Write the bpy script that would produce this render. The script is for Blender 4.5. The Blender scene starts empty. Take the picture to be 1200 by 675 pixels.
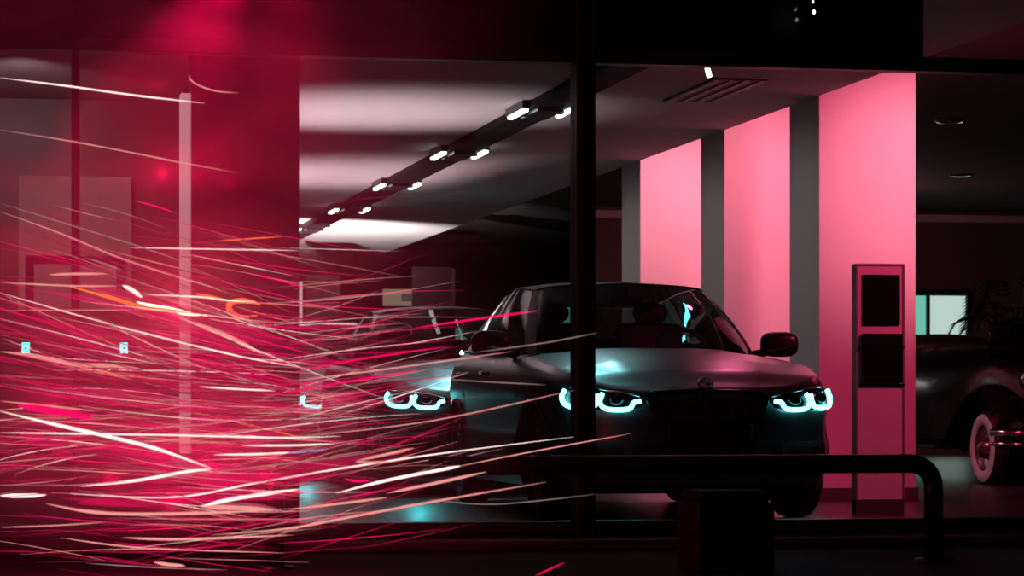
import bpy, math, random
from mathutils import Vector, Matrix
random.seed(7)
sc = bpy.context.scene
COL = sc.collection
PI = math.pi

# ------------------------------------------------------------------ camera
HC, F, PSI = 0.745, 3200.0, math.atan(630 / 3200)
SN, CS = math.sin(PSI), math.cos(PSI)
cam = bpy.data.cameras.new('camera'); co = bpy.data.objects.new('camera', cam); COL.objects.link(co)
co.location = (0, 0, HC); co.rotation_euler = (PI / 2, 0, -PSI)
cam.sensor_width = 36; cam.lens = 36 * F / 1200; cam.shift_y = 132.5 / 1200
cam.clip_end = 200
cam.dof.use_dof = True; cam.dof.focus_distance = 17.2; cam.dof.aperture_fstop = 5.6
sc.camera = co
sc.view_settings.view_transform = 'Standard'; sc.view_settings.look = 'None'
sc.view_settings.gamma = 1; sc.view_settings.exposure = 0
sc.view_settings.use_curve_mapping = False
sc.cycles.use_denoising = True
sc.cycles.max_bounces = 10; sc.cycles.transparent_max_bounces = 24
sc.cycles.volume_bounces = 1
sc.cycles.volume_step_rate = 1.0
sc.cycles.sample_clamp_indirect = 4.0
w = bpy.data.worlds.new('night'); sc.world = w; w.use_nodes = True
w.node_tree.nodes['Background'].inputs[0].default_value = (.004, .003, .004, 1)
w.node_tree.nodes['Background'].inputs[1].default_value = 1

def P(px, py, d):
    u = (px - 600) / F; v = (470 - py) / F
    return Vector((d * (SN + u * CS), d * (CS - u * SN), HC + d * v))
def PY(px, py, Y):                      # point on the plane y = Y
    u = (px - 600) / F
    return P(px, py, Y / (CS - u * SN))
def XY(px, Y): return PY(px, 470, Y).x

# ------------------------------------------------------------------ lights
def light(kind, loc, energy, color, target=None, size=.1, angle=60, blend=.6, sy=None):
    l = bpy.data.lights.new('lamp_light', kind); o = bpy.data.objects.new('lamp_light', l); COL.objects.link(o)
    o.location = loc; l.energy = energy; l.color = color
    if kind == 'SPOT':
        l.spot_size = math.radians(angle); l.spot_blend = blend; l.shadow_soft_size = size
    elif kind == 'AREA':
        l.size = size
        if sy: l.shape = 'RECTANGLE'; l.size_y = sy
    else: l.shadow_soft_size = size
    if target is not None:
        o.rotation_euler = (Vector(target) - Vector(loc)).to_track_quat('-Z', 'Y').to_euler()
    return o
ROSE = (1, .045, .17); PALE = (1, .27, .36); TEAL = (.25, .9, 1); RED = (1, .0, .075)
# wall-washers of the three white fins
light('SPOT', (8.4, 15.6, 3.1), 520, ROSE, (6.3, 19.5, 2.1), .12, 84, 1)
light('SPOT', (7.7, 17.3, 3.12), 430, PALE, (6.9, 19.6, 2.35), .12, 50, 1.0)
light('SPOT', (6.75, 20.5, 3.12), 220, (1, .2, .3), (6.5, 22.2, 1.7), .1, 120, .9)
light('SPOT', (6.75, 23.4, 3.12), 300, (1, .24, .33), (6.5, 25.1, 1.9), .1, 120, .9)
light('SPOT', (7.7, 14.7, 3.1), 330, ROSE, (6.0, 17.1, 1.15), .08, 42, .8)      # extra spot added to brighten the totem
light('POINT', (8.7, 16.4, 2.5), 16, ROSE, None, .0)  # point light added to redden the bay ceiling
light('POINT', (10.8, 32.5, 2.6), 26, (1, .42, .42), None, .0)  # point light added to lift the dim rear bay wall
# neutral fill spots added along the track to lift the fin sides
for y_ in (19.95, 22.6, 25.5): light('SPOT', (4.3, y_, 2.8), 15, (1, .86, .86), (6.2, y_, 1.5), .05, 80, .8)
# unseen floor uplights, added to brighten the ceiling
light('SPOT', (3.6, 33.6, .3), 4200, (1, .88, .88), (4.1, 36.0, 3.0), .1, 76, 1)
light('SPOT', (2.3, 27.5, .3), 700, (1, .7, .76), (3.5, 27.3, 3.0), .1, 84, 1)
light('SPOT', (2.3, 21.8, .3), 560, (1, .74, .8), (2.9, 21.4, 3.0), .1, 72, 1)
# track spots onto the cars
for x_, y_, e_, t_, a_ in ((4.27, 19.02, 52, (3.62, 16.9, 1.0), 30), (4.27, 23.4, 150, (3.85, 22.1, 1.0), 40), (4.27, 25.56, 420, (3.9, 28.9, 1.5), 34), (4.27, 28.83, 120, (3.9, 29.6, 1.5), 50)):
    light('SPOT', (x_, y_, 2.90), e_, TEAL, t_, .05, a_, .9)
light('SPOT', (4.27, 19.2, 2.9), 30, (.85, .95, 1), (4.25, 17.3, 1.05), .05, 28, .9)
light('SPOT', (5.6, 19.3, 3.0), 30, (1, .16, .36), (5.05, 17.2, 1.0), .05, 28, .9)  # pink fill spot added off the track to tint the bonnet
# headlamp beams
for x_, y_, e_, tz_, a_ in ((4.07 - .65, 21.2, 8, -.6, 30), (3.80 - .65, 26.35, 9, -.6, 30), (4.373 - .68, 16.05, 16, .47, 22), (4.373 + .68, 16.05, 16, .47, 22)):
    light('SPOT', (x_, y_, .75), e_, (.05, .9, 1), (x_, y_ - 4.2, tz_), .01, a_, .7)
# unseen spot added in the side bay to brighten its pale wall
light('SPOT', (.25, 14.9, 2.5), 50, (1, .7, .74), (.25, 17.1, 1.55), .05, 90, .8)
# unseen red lights added so the haze outside the glass glows
HAZE_LIGHTS = [(P(x_, y_, d_), e_) for x_, y_, d_, e_ in (
    (185, 100, 11.6, 2), (345, -60, 11.6, 4), (190, 205, 11.3, 3), (232, 208, 11.8, 3.5), (270, 215, 11.5, 1.5),
    (205, 363, 11.3, 4), (275, 385, 11.8, 2.5), (130, 560, 11.8, 4), (190, 535, 11.3, 6), (245, 550, 11.8, 8), (310, 560, 11.3, 4), (200, 590, 11.6, 5), (60, 480, 11.5, 4), (150, 470, 11.8, 3))]
light('SPOT', P(305, -95, 11.7), 560, RED, P(195, 120, 11.5), 0, 46, 1)
light('SPOT', P(330, -95, 11.2), 170, RED, P(330, 120, 11.9), 0, 50, 1)
for p_, e_ in HAZE_LIGHTS:
    light('POINT', p_, e_, RED, None, 0)

# ------------------------------------------------------------------ materials
MATS = {}
def mat(name, color=(.5, .5, .5), rough=.5, metal=0, coat=0, emit=None, strength=1, noise=0, nscale=8, spec=.5, bump=0):
    if name in MATS: return MATS[name]
    m = bpy.data.materials.new(name); m.use_nodes = True
    nt = m.node_tree; b = nt.nodes['Principled BSDF']
    b.inputs['Base Color'].default_value = (*color, 1)
    b.inputs['Roughness'].default_value = rough; b.inputs['Metallic'].default_value = metal
    b.inputs['Specular IOR Level'].default_value = spec
    b.inputs['Coat Weight'].default_value = coat; b.inputs['Coat Roughness'].default_value = .04
    if emit:
        b.inputs['Emission Color'].default_value = (*emit, 1); b.inputs['Emission Strength'].default_value = strength
    if noise or bump:
        tc = nt.nodes.new('ShaderNodeTexCoord'); n = nt.nodes.new('ShaderNodeTexNoise'); n.inputs['Scale'].default_value = nscale
        n.inputs['Detail'].default_value = 4
        nt.links.new(tc.outputs['Object'], n.inputs['Vector'])
        if noise:
            r = nt.nodes.new('ShaderNodeMixRGB'); r.blend_type = 'MIX'
            r.inputs[1].default_value = (*[c * (1 - noise) for c in color], 1); r.inputs[2].default_value = (*[min(1, c * (1 + noise)) for c in color], 1)
            nt.links.new(n.outputs['Fac'], r.inputs[0]); nt.links.new(r.outputs[0], b.inputs['Base Color'])
        if bump:
            bp = nt.nodes.new('ShaderNodeBump'); bp.inputs['Strength'].default_value = bump; bp.inputs['Distance'].default_value = .01
            nt.links.new(n.outputs['Fac'], bp.inputs['Height']); nt.links.new(bp.outputs[0], b.inputs['Normal'])
    MATS[name] = m; return m
def glass(name, tint=(1, 1, 1), ior=1.45, rough=0.0):
    m = bpy.data.materials.new(name); m.use_nodes = True; nt = m.node_tree; nt.nodes.clear()
    o = nt.nodes.new('ShaderNodeOutputMaterial'); mx = nt.nodes.new('ShaderNodeMixShader'); t = nt.nodes.new('ShaderNodeBsdfTransparent')
    g = nt.nodes.new('ShaderNodeBsdfGlossy'); f = nt.nodes.new('ShaderNodeFresnel'); f.inputs[0].default_value = ior
    t.inputs[0].default_value = (*tint, 1); g.inputs['Roughness'].default_value = rough
    nt.links.new(f.outputs[0], mx.inputs[0]); nt.links.new(t.outputs[0], mx.inputs[1]); nt.links.new(g.outputs[0], mx.inputs[2])
    nt.links.new(mx.outputs[0], o.inputs[0]); MATS[name] = m; return m
def glow(name, color, strength, opacity=1.0, sample=False):
    m = bpy.data.materials.new(name); m.use_nodes = True; nt = m.node_tree; nt.nodes.clear()
    o = nt.nodes.new('ShaderNodeOutputMaterial'); e = nt.nodes.new('ShaderNodeEmission')
    e.inputs[0].default_value = (*color, 1); e.inputs[1].default_value = strength
    if opacity < 1:
        mx = nt.nodes.new('ShaderNodeMixShader'); t = nt.nodes.new('ShaderNodeBsdfTransparent'); mx.inputs[0].default_value = opacity
        nt.links.new(t.outputs[0], mx.inputs[1]); nt.links.new(e.outputs[0], mx.inputs[2]); nt.links.new(mx.outputs[0], o.inputs[0])
    else: nt.links.new(e.outputs[0], o.inputs[0])
    if not sample: m.cycles.emission_sampling = 'NONE'
    MATS[name] = m; return m

M_white = mat('white paint', (.62, .6, .61), .6, noise=.03, nscale=3)
M_ceil = mat('ceiling paint', (.55, .53, .54), .85, noise=.04, nscale=1.5)
M_grey = mat('dark grey paint', (.05, .048, .05), .6, noise=.1)
M_dark = mat('black brown panel', (.02, .018, .02), .45, noise=.2, nscale=2)
M_black = mat('black lacquered metal', (.012, .011, .012), .35, noise=.15, nscale=20)
M_matte = mat('matte black plastic', (.01, .01, .01), .6, noise=.2, nscale=30)
M_screen = mat('black screen glass', (.005, .005, .006), .12)
M_chrome = mat('chrome', (.7, .72, .74), .12, 1)
M_dchrome = mat('dark chrome', (.05, .05, .055), .2, 1)
M_rubber = mat('rubber', (.012, .012, .013), .75, bump=.2, nscale=60)
M_alloy = mat('alloy', (.25, .26, .28), .3, 1)
M_seat = mat('seat leather', (.03, .028, .028), .55, bump=.2, nscale=40)
M_asphalt = mat('asphalt', (.007, .0065, .007), .9, noise=.4, nscale=30, bump=.5, spec=.15)
M_silver = mat('frame metal', (.1, .1, .105), .35, .8)
M_pipe = mat('painted steel pipe', (.012, .014, .015), .28, .2)
G_pane = glass('window glass', (.97, .97, .97), 1.35)
G_car = glass('tinted car glass', (.42, .47, .46), 1.42)
G_lens = glass('lamp lens', (.85, .95, .95), 1.4)
E_cyan = glow('cyan daylight ring', (.16, .95, 1), 5.5, sample=True)
E_cyans = glow('soft cyan lamp', (.0, .6, .64), 5.0)
E_white = glow('white lamp', (.9, 1, 1), 4, sample=True)
E_win = glow('lit window', (.56, .74, .68), .95)
E_wing = glow('green lit window', (.2, .62, .5), .9)
E_beige = glow('beige lit opening', (.45, .34, .26), .45)
def floor_mat():
    m = mat('floor tile', (.05, .045, .048), .3)
    nt = m.node_tree; b = nt.nodes['Principled BSDF']
    tc = nt.nodes.new('ShaderNodeTexCoord'); br = nt.nodes.new('ShaderNodeTexBrick'); br.offset = 0
    br.inputs['Scale'].default_value = 1; br.inputs['Brick Width'].default_value = .8; br.inputs['Row Height'].default_value = .8
    br.inputs['Mortar Size'].default_value = .004
    br.inputs['Color1'].default_value = (.05, .045, .048, 1); br.inputs['Color2'].default_value = (.043, .04, .043, 1); br.inputs['Mortar'].default_value = (.02, .02, .02, 1)
    nt.links.new(tc.outputs['Object'], br.inputs['Vector']); nt.links.new(br.outputs['Color'], b.inputs['Base Color'])
    return m
M_floor = floor_mat()

# ------------------------------------------------------------------ mesh helpers
class MB:
    def __init__(s): s.v = []; s.f = []; s.mi = []; s.sm = []
    def add(s, vs, fs, smooth=False, mi=0):
        o = len(s.v); s.v += [tuple(v) for v in vs]
        for f in fs: s.f.append([i + o for i in f]); s.mi.append(mi); s.sm.append(smooth)
        return s
    def box(s, x0, x1, y0, y1, z0, z1, b=0, mi=0):
        if b <= 0:
            vs = [(x, y, z) for z in (z0, z1) for y in (y0, y1) for x in (x0, x1)]
            return s.add(vs, [(0, 2, 3, 1), (4, 5, 7, 6), (0, 1, 5, 4), (2, 6, 7, 3), (0, 4, 6, 2), (1, 3, 7, 5)], mi=mi)
        # chamfered: every corner becomes three vertices
        X = (x0, x1); Y = (y0, y1); Z = (z0, z1); vs = []; idx = {}
        for i in (0, 1):
            for j in (0, 1):
                for k in (0, 1):
                    si, sj, sk = (1 - 2 * i) * b, (1 - 2 * j) * b, (1 - 2 * k) * b
                    for a, p in enumerate(((X[i], Y[j] + sj, Z[k] + sk), (X[i] + si, Y[j], Z[k] + sk), (X[i] + si, Y[j] + sj, Z[k]))):
                        idx[(i, j, k, a)] = len(vs); vs.append(p)
        fs = []
        for s_ in (0, 1):
            q = [(0, 0), (1, 0), (1, 1), (0, 1)]
            fs.append([idx[(s_, a, c, 0)] for a, c in q]); fs.append([idx[(a, s_, c, 1)] for a, c in q]); fs.append([idx[(a, c, s_, 2)] for a, c in q])
            for t_ in (0, 1):
                fs.append([idx[(s_, t_, 0, 0)], idx[(s_, t_, 1, 0)], idx[(s_, t_, 1, 1)], idx[(s_, t_, 0, 1)]])
                fs.append([idx[(s_, 0, t_, 0)], idx[(s_, 1, t_, 0)], idx[(s_, 1, t_, 2)], idx[(s_, 0, t_, 2)]])
                fs.append([idx[(0, s_, t_, 1)], idx[(1, s_, t_, 1)], idx[(1, s_, t_, 2)], idx[(0, s_, t_, 2)]])
                for u_ in (0, 1): fs.append([idx[(s_, t_, u_, a)] for a in (0, 1, 2)])
        return s.add(vs, fs, mi=mi)
    def grid(s, rows, closed=False, smooth=True, mi=0):
        n = len(rows[0]); vs = [p for r in rows for p in r]; fs = []
        for i in range(len(rows) - 1):
            for j in range(n if closed else n - 1):
                k = (j + 1) % n
                fs.append((i * n + j, i * n + k, (i + 1) * n + k, (i + 1) * n + j))
        return s.add(vs, fs, smooth, mi)
    def tube(s, pts, rad, n=8, closed=False, mi=0):
        pts = [Vector(p) for p in pts]; m = len(pts)
        if not hasattr(rad, '__len__'): rad = [rad] * m
        rows = []; up = Vector((0, 0, 1)); ref = None
        for i, p in enumerate(pts):
            if closed: t = pts[(i + 1) % m] - pts[i - 1]
            else: t = pts[min(i + 1, m - 1)] - pts[max(i - 1, 0)]
            t.normalize()
            if ref is None:
                ref = up if abs(t.z) < .9 else Vector((1, 0, 0))
            a = (ref - t * ref.dot(t))
            if a.length < 1e-6: a = t.orthogonal()
            a.normalize(); ref = a; b = t.cross(a)
            rows.append([p + (a * math.cos(2 * PI * k / n) + b * math.sin(2 * PI * k / n)) * rad[i] for k in range(n)])
        if closed: rows.append(rows[0])
        s.grid(rows, True, True, mi)
        if not closed:
            s.add(rows[0], [list(range(n))[::-1]], False, mi); s.add(rows[-1], [list(range(n))], False, mi)
        return s
    def lathe(s, prof, c, axis='x', n=40, mi=0):      # prof: (along, radius)
        rows = []
        for a, r in prof:
            row = []
            for k in range(n):
                q, t = r * math.cos(2 * PI * k / n), r * math.sin(2 * PI * k / n)
                v = {'x': (a, q, t), 'y': (q, a, t), 'z': (q, t, a)}[axis]
                row.append((c[0] + v[0], c[1] + v[1], c[2] + v[2]))
            rows.append(row)
        return s.grid(rows, True, True, mi)
    def ball(s, c, r, n=16, m=10, mi=0):
        if not hasattr(r, '__len__'): r = (r, r, r)
        rows = [[(c[0] + r[0] * math.sin(PI * i / m) * math.cos(2 * PI * k / n), c[1] + r[1] * math.sin(PI * i / m) * math.sin(2 * PI * k / n), c[2] + r[2] * math.cos(PI * i / m)) for k in range(n)] for i in range(m + 1)]
        return s.grid(rows, True, True, mi)
    def sball(s, c, r, e, n=24, m=14, mi=0):
        g = lambda v: math.copysign(abs(v) ** e, v)
        rows = [[(c[0] + r[0] * g(math.sin(PI * i / m)) * g(math.cos(2 * PI * k / n)), c[1] + r[1] * g(math.sin(PI * i / m)) * g(math.sin(2 * PI * k / n)), c[2] + r[2] * g(math.cos(PI * i / m))) for k in range(n)] for i in range(m + 1)]
        return s.grid(rows, True, True, mi)
    def prism(s, poly, axis, a0, a1, mi=0):           # poly in the other two axes
        def pt(p, a): return {'y': (p[0], a, p[1]), 'x': (a, p[0], p[1]), 'z': (p[0], p[1], a)}[axis]
        n = len(poly); vs = [pt(p, a0) for p in poly] + [pt(p, a1) for p in poly]
        return s.add(vs, [list(range(n))[::-1], [i + n for i in range(n)]] + [(i, (i + 1) % n, (i + 1) % n + n, i + n) for i in range(n)], mi=mi)
    def build(s, name, m, parent=None, **props):
        me = bpy.data.meshes.new(name); me.from_pydata(s.v, [], s.f)
        ms = m if isinstance(m, (list, tuple)) else [m]
        for q in ms: me.materials.append(q)
        me.polygons.foreach_set('material_index', s.mi); me.polygons.foreach_set('use_smooth', s.sm)
        me.validate(); me.update()
        import bmesh
        bm = bmesh.new(); bm.from_mesh(me); bmesh.ops.remove_doubles(bm, verts=bm.verts, dist=1e-5)
        bmesh.ops.recalc_face_normals(bm, faces=bm.faces); bm.to_mesh(me); bm.free()
        o = bpy.data.objects.new(name, me); COL.objects.link(o)
        if parent is not None: o.parent = parent
        for k, v in props.items(): o[k] = v
        return o
def empty(name, loc, label, cat, group=None):
    o = bpy.data.objects.new(name, None); COL.objects.link(o); o.location = loc; o.empty_display_size = .2
    o['label'] = label; o['category'] = cat
    if group: o['group'] = group
    return o
def S(name, mb, m, parent=None):
    o = mb.build(name, m, parent); o['kind'] = 'structure'; return o
def lerp_tab(t, x):
    if x <= t[0][0]: return t[0][1]
    for (a, b), (c, d) in zip(t, t[1:]):
        if x <= c:
            k = (x - a) / (c - a); k = k * k * (3 - 2 * k) if False else k
            return b + (d - b) * k
    return t[-1][1]
def catmull(pts, n=8, closed=False):
    pts = [Vector(p) for p in pts]; out = []; m = len(pts)
    rng = m if closed else m - 1
    for i in range(rng):
        if closed: p0, p1, p2, p3 = pts[i - 1], pts[i], pts[(i + 1) % m], pts[(i + 2) % m]
        else: p0, p1, p2, p3 = pts[max(i - 1, 0)], pts[i], pts[i + 1], pts[min(i + 2, m - 1)]
        for k in range(n):
            t = k / n
            out.append(.5 * ((2 * p1) + (p2 - p0) * t + (2 * p0 - 5 * p1 + 4 * p2 - p3) * t * t + (3 * p1 - p0 - 3 * p2 + p3) * t ** 3))
    if not closed: out.append(pts[-1])
    return out

# ------------------------------------------------------------------ the room
YF = 13.7            # the glass front
ZC, ZR = 3.025, 3.4   # ceiling over the cars, ceiling beyond the fins
XE = 6.19            # edge of the lower ceiling
YB = 46.0
S('floor', MB().box(-3, 16, YF + .05, YB, -.12, 0), M_floor)
S('ceiling', MB().box(-3, XE, YF + .35, YB, ZC, ZC + .5), M_ceil)
S('ceiling_bay', MB().box(XE + .001, 16, YF + .1, YB, ZR, ZR + .2), mat('dark ceiling paint', (.05, .04, .043), .85, noise=.05))
S('wall_back', MB().box(-3, 16, YB, YB + .2, -.1, 3.6), M_dark)
S('wall_right', MB().box(16, 16.2, YF, YB, -.1, 3.6), M_dark)
S('wall_left', MB().box(-3.2, -3, YF, YB, -.1, 3.6), M_dark)
YR = 36.3
S('wall_rear_bay', MB().box(8.0, 16, YR, YR + .2, 0, ZR), mat('rear bay paint', (.16, .1, .1), .7, noise=.1))
S('trim_1', MB().box(8.0, 15.9, YR - .14, YR, ZR - .16, ZR - .06), M_white)
# fins: white blades that step back in depth
for i, (yf, z1) in enumerate(((19.57, ZR), (22.2, ZR), (25.15, ZR))):
    o = S('wall_fin_%d' % (i + 1), MB().box(XE, 6.948, yf, yf + .75, .0, z1, .004), M_white)
S('baseboard_right', MB().box(XE - .012, 6.965, 19.55, 19.57, 0, .095).box(XE - .012, XE - .001, 19.55, 20.33, 0, .095), M_grey)
# back of the hall: darker partitions and small lit openings
def board(name, px0, px1, y0, y1, Y, m, t=.12):
    a, b = PY(px0, y1, Y), PY(px1, y0, Y)
    return S(name, MB().box(a.x, b.x, Y, Y + t, max(a.z, 0), b.z), m)
M_edge = mat('partition edge paint', (.14, .1, .11), .6)
M_part = mat('brown partition', (.014, .007, .008), .8, noise=.1, spec=.05)
board('wall_partition', 352, 398, 322, 600, 38, M_part)
board('wall_partition_pale_edge', 350, 354.5, 330, 600, 37.5, M_edge)
board('wall_partition_tall', 484, 529, 313, 600, 37, M_part)
board('trim_2', 529, 533.5, 315, 600, 36.9, M_black)
board('window_7', 450, 484, 339, 358, 39, E_beige)
board('trim_3', 471, 482, 344, 353, 38.9, M_grey, .05)
board('window_8', 655, 676, 358, 392, 40, E_wing)
board('window_9', 531, 547, 385, 404, 40, E_wing)
board('window_10', 474, 484, 378, 392, 38.6, E_wing)
# lit doorway in the rear bay
a, b = PY(1060, 480, YR - .03), PY(1132, 347, YR - .03)
z0, z1 = 0.62, b.z
xm = XY(1085.5, YR)
d1 = S('window_11', MB().box(a.x - .1, b.x + .04, YR - .1, YR, z1, z1 + .09).box(b.x - .01, b.x + .04, YR - .1, YR, z0, z1).box(xm - .03, xm + .02, YR - .1, YR, z0, z1), M_black)
S('pane', MB().box(xm + .02, b.x - .02, YR - .06, YR - .04, z0, z1), E_win, d1)
S('pane', MB().box(a.x - .1, xm - .03, YR - .06, YR - .04, z0, z1), E_wing, d1)

# ------------------------------------------------------------------ glass front
XL, XR = -2.5, 9.5
zt0, zt1 = 2.478, 2.552
S('trim_4', MB().box(XL, XR, YF - .05, YF + .06, zt0, zt1, .006), M_black)          # transom
S('trim_6', MB().box(XL, XR, YF - .06, YF + .06, .072, .13, .005).box(XL, XR, YF - .03, YF + .04, 0, .072), M_black)   # sill
mx0, mx1 = XY(672.5, YF), XY(694.5, YF)
S('trim_7', MB().box(mx0, mx1, YF - .075, YF + .09, 0, 3.6, .006), M_black)           # main mullion
lx0, lx1 = XY(84, YF), XY(93, YF)
S('trim_8', MB().box(lx0, lx1, YF - .05, YF + .06, 0, 3.6, .004), M_black)
# solid panel beside the hall and the dark bulkhead over the transom
px0, px1 = XY(224, YF + .12), XY(350, YF + .12)
S('wall_front', MB().box(px0, px1, YF + .1, YF + .3, 0, 3.4), mat('front panel', (.035, .02, .024), .3, noise=.1))
sx = XY(1082, YF + .1)
S('wall_bulkhead', MB().box(XL, sx, YF + .1, YF + .28, 2.56, 3.6), M_dark)
# panes
def pane(n, x0, x1, z0, z1):
    S('window_%d' % n, MB().box(x0, x1, YF - .006, YF + .006, z0, z1), G_pane)
pane(1, lx1, mx0, .13, zt0); pane(2, mx1, XR, .13, zt0)
pane(3, lx1, mx0, zt1, 3.4); pane(4, mx1, XR, zt1, 3.4)
pane(5, XL, lx0, .13, zt0); pane(6, XL, lx0, zt1, 3.4)
# room behind the left bay: pale wall panel, dark counter, thin white post
S('trim_9', MB().box(XY(211, YF + .2), XY(223.5, YF + .2), YF + .16, YF + .26, PY(217, 531, YF + .2).z, PY(217, 110, YF + .2).z, .004), glow('glowing post paint', (.55, .3, .34), .9))  # post glows by its own material, in place of light falling on it
YL = 17.0
S('wall_left_bay', MB().box(-2.9, XY(350, YL) - .4, YL + .2, YL + .4, 0, 3.3), M_dark)
M_pal = mat('pale wall panel', (.36, .33, .33), .7, noise=.06, nscale=2)
a, b = PY(22, 362, YL), PY(155, 206, YL)
S('trim_10', MB().box(a.x, b.x, YL + .1, YL + .2, a.z, b.z), M_pal)
a, b = PY(30, 362, YL), PY(147, 300, YL)
S('trim_11', MB().box(a.x, a.x + .05, YL + .05, YL + .1, a.z, b.z).box(b.x - .05, b.x, YL + .05, YL + .1, a.z, b.z).box(a.x, b.x, YL + .05, YL + .1, b.z - .03, b.z), M_part)
# pale sloping soffits
for k, (q0, q1) in enumerate((((0, 195), (118, 145)), ((60, 195), (208, 120)))):
    pass
S('ceiling_left_bay', MB().box(-2.9, XY(209, YL), YF + .3, YL + .2, 2.62, 2.75), M_ceil)

# ------------------------------------------------------------------ street side
S('pavement', MB().box(-6, 14, 5, YF - .06, -.15, 0), M_asphalt)

# ------------------------------------------------------------------ ceiling fittings
trk = MB().box(4.13, 4.41, 14.2, 43, ZC - .06, ZC - .002, .004)
o = trk.build('light_track', mat('track black', (.004, .004, .004), .7, spec=.15)); o['label'] = 'long black recessed light track running back along the white ceiling'; o['category'] = 'light track'
names = ['partly hidden by the transom', 'second back, beside the tall mullion', 'third back from the transom', 'fourth back from the transom', 'fifth back from the transom', 'farthest back, at the dark panel']
for k in range(6):
    y = 16.85 + 3.66 * k
    t = empty('track_spotlight', (4.27, y, ZC - .08), 'bright white twin spotlight on the ceiling track, ' + names[k], 'spotlight', 'spotlights along the ceiling track')
    MB().box(-.1, .1, -.34, .34, -.012, .018, .004).build('housing', M_black, t)
    for sx_ in (-1, 1):
        off = -.10 if sx_ > 0 else .10
        MB().box(sx_ * .17 - .028, sx_ * .17 + .028, off - .34, off + .34, .02, .078, .004).box(min(sx_ * .1, sx_ * .15), max(sx_ * .1, sx_ * .15), off - .05, off + .05, -.006, .03).build('lamp_head', M_black, t)
        q = MB()
        for j in range(3): q.prism([(sx_ * .17 - .024, off - .33 + j * .225), (sx_ * .17 + .024, off - .31 + j * .225), (sx_ * .17 + .024, off - .13 + j * .225), (sx_ * .17 - .024, off - .17 + j * .225)], 'z', -.004, .019)
        q.build('lamp_face', E_white, t)
# air vent
a = P(836, 105, 20.0)
v = empty('air_vent', (a.x, a.y, ZC), 'slotted air vent lit pink in the ceiling near the hanging tube spotlight', 'air vent')
MB().box(-.2, .2, -.72, .72, -.012, -.001).build('backing', M_matte, v)
q = MB()
for k in range(4):
    x = -.165 + k * .11
    q.box(x - .022, x + .022, -.7, .7, -.022, -.013)
q.build('slat', M_white, v); 
# small tube spot under the transom
a = P(830, 84, 18.4)
t = empty('tube_spotlight', a, 'small white glowing tube spotlight hanging near the ceiling air vent', 'spotlight')
d_ = Vector((.02, -.02, -.1))
MB().tube([(0, 0, .06), tuple(Vector((0, 0, .06)) * .0 - d_ * .3 + Vector((0, 0, .03)))], .024, 12).build('stem', M_black, t)
MB().tube([tuple(-d_ * .3), tuple(d_ * .35)], .018, 14).build('tube', E_white, t)
MB().tube([(0, 0, .05), (0, 0, ZC - a.z)], .008, 8).build('rod', M_black, t)
for px, py, lab in ((1113, 141, 'recessed downlight ring in the dark ceiling beyond the pink fin'), (1126, 307, 'tiny recessed downlight low on the far dark ceiling over the lit doorway')):
    d = (ZR - HC) * F / (470 - py) if py < 200 else 32.0
    a = P(px, py, d); a.z = ZR
    t = empty('downlight', a, lab, 'downlight')
    MB().lathe([(0, .09), (-.012, .1), (-.02, .13), (0, .15)], (0, 0, -.001), 'z', 32).build('ring', M_chrome, t)
    MB().lathe([(-.004, .0001), (-.004, .09)], (0, 0, -.002), 'z', 24).build('lens', M_screen, t)
a = P(1120, 4, 16.6)
t = empty('ceiling_projector', (a.x, a.y, ZR), 'black box fitting on the reddish ceiling above the transom', 'ceiling fitting')
MB().box(-.1, .1, -.16, .16, -.16, -.05, .01).build('housing', M_black, t); MB().box(-.03, .03, -.03, .03, -.05, -.001).build('bracket', M_black, t)
# pendant seen as two sparks over the dark bulkhead
a = PY(953, 0, YF - .15)
t = empty('pendant_lamp', (a.x, a.y, 2.85), 'tiny pendant of two bright beads in front of the black bulkhead', 'pendant lamp')
MB().tube([(0, 0, .02), (0, 0, .5)], .002, 6).tube([(0, 0, .02), (0, 0, -.2)], .0012, 6).tube([(0,0,.5),(0,.11,.5)], .004, 6).build('cord', M_black, t)
MB().ball((-.002, 0, PY(952, 2, YF - .15).z - 2.85), (.006, .006, .008)).build('bead', E_white, t)
MB().ball((.004, 0, PY(953, 14, YF - .15).z - 2.85), (.008, .008, .011)).build('bead', E_white, t)

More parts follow.
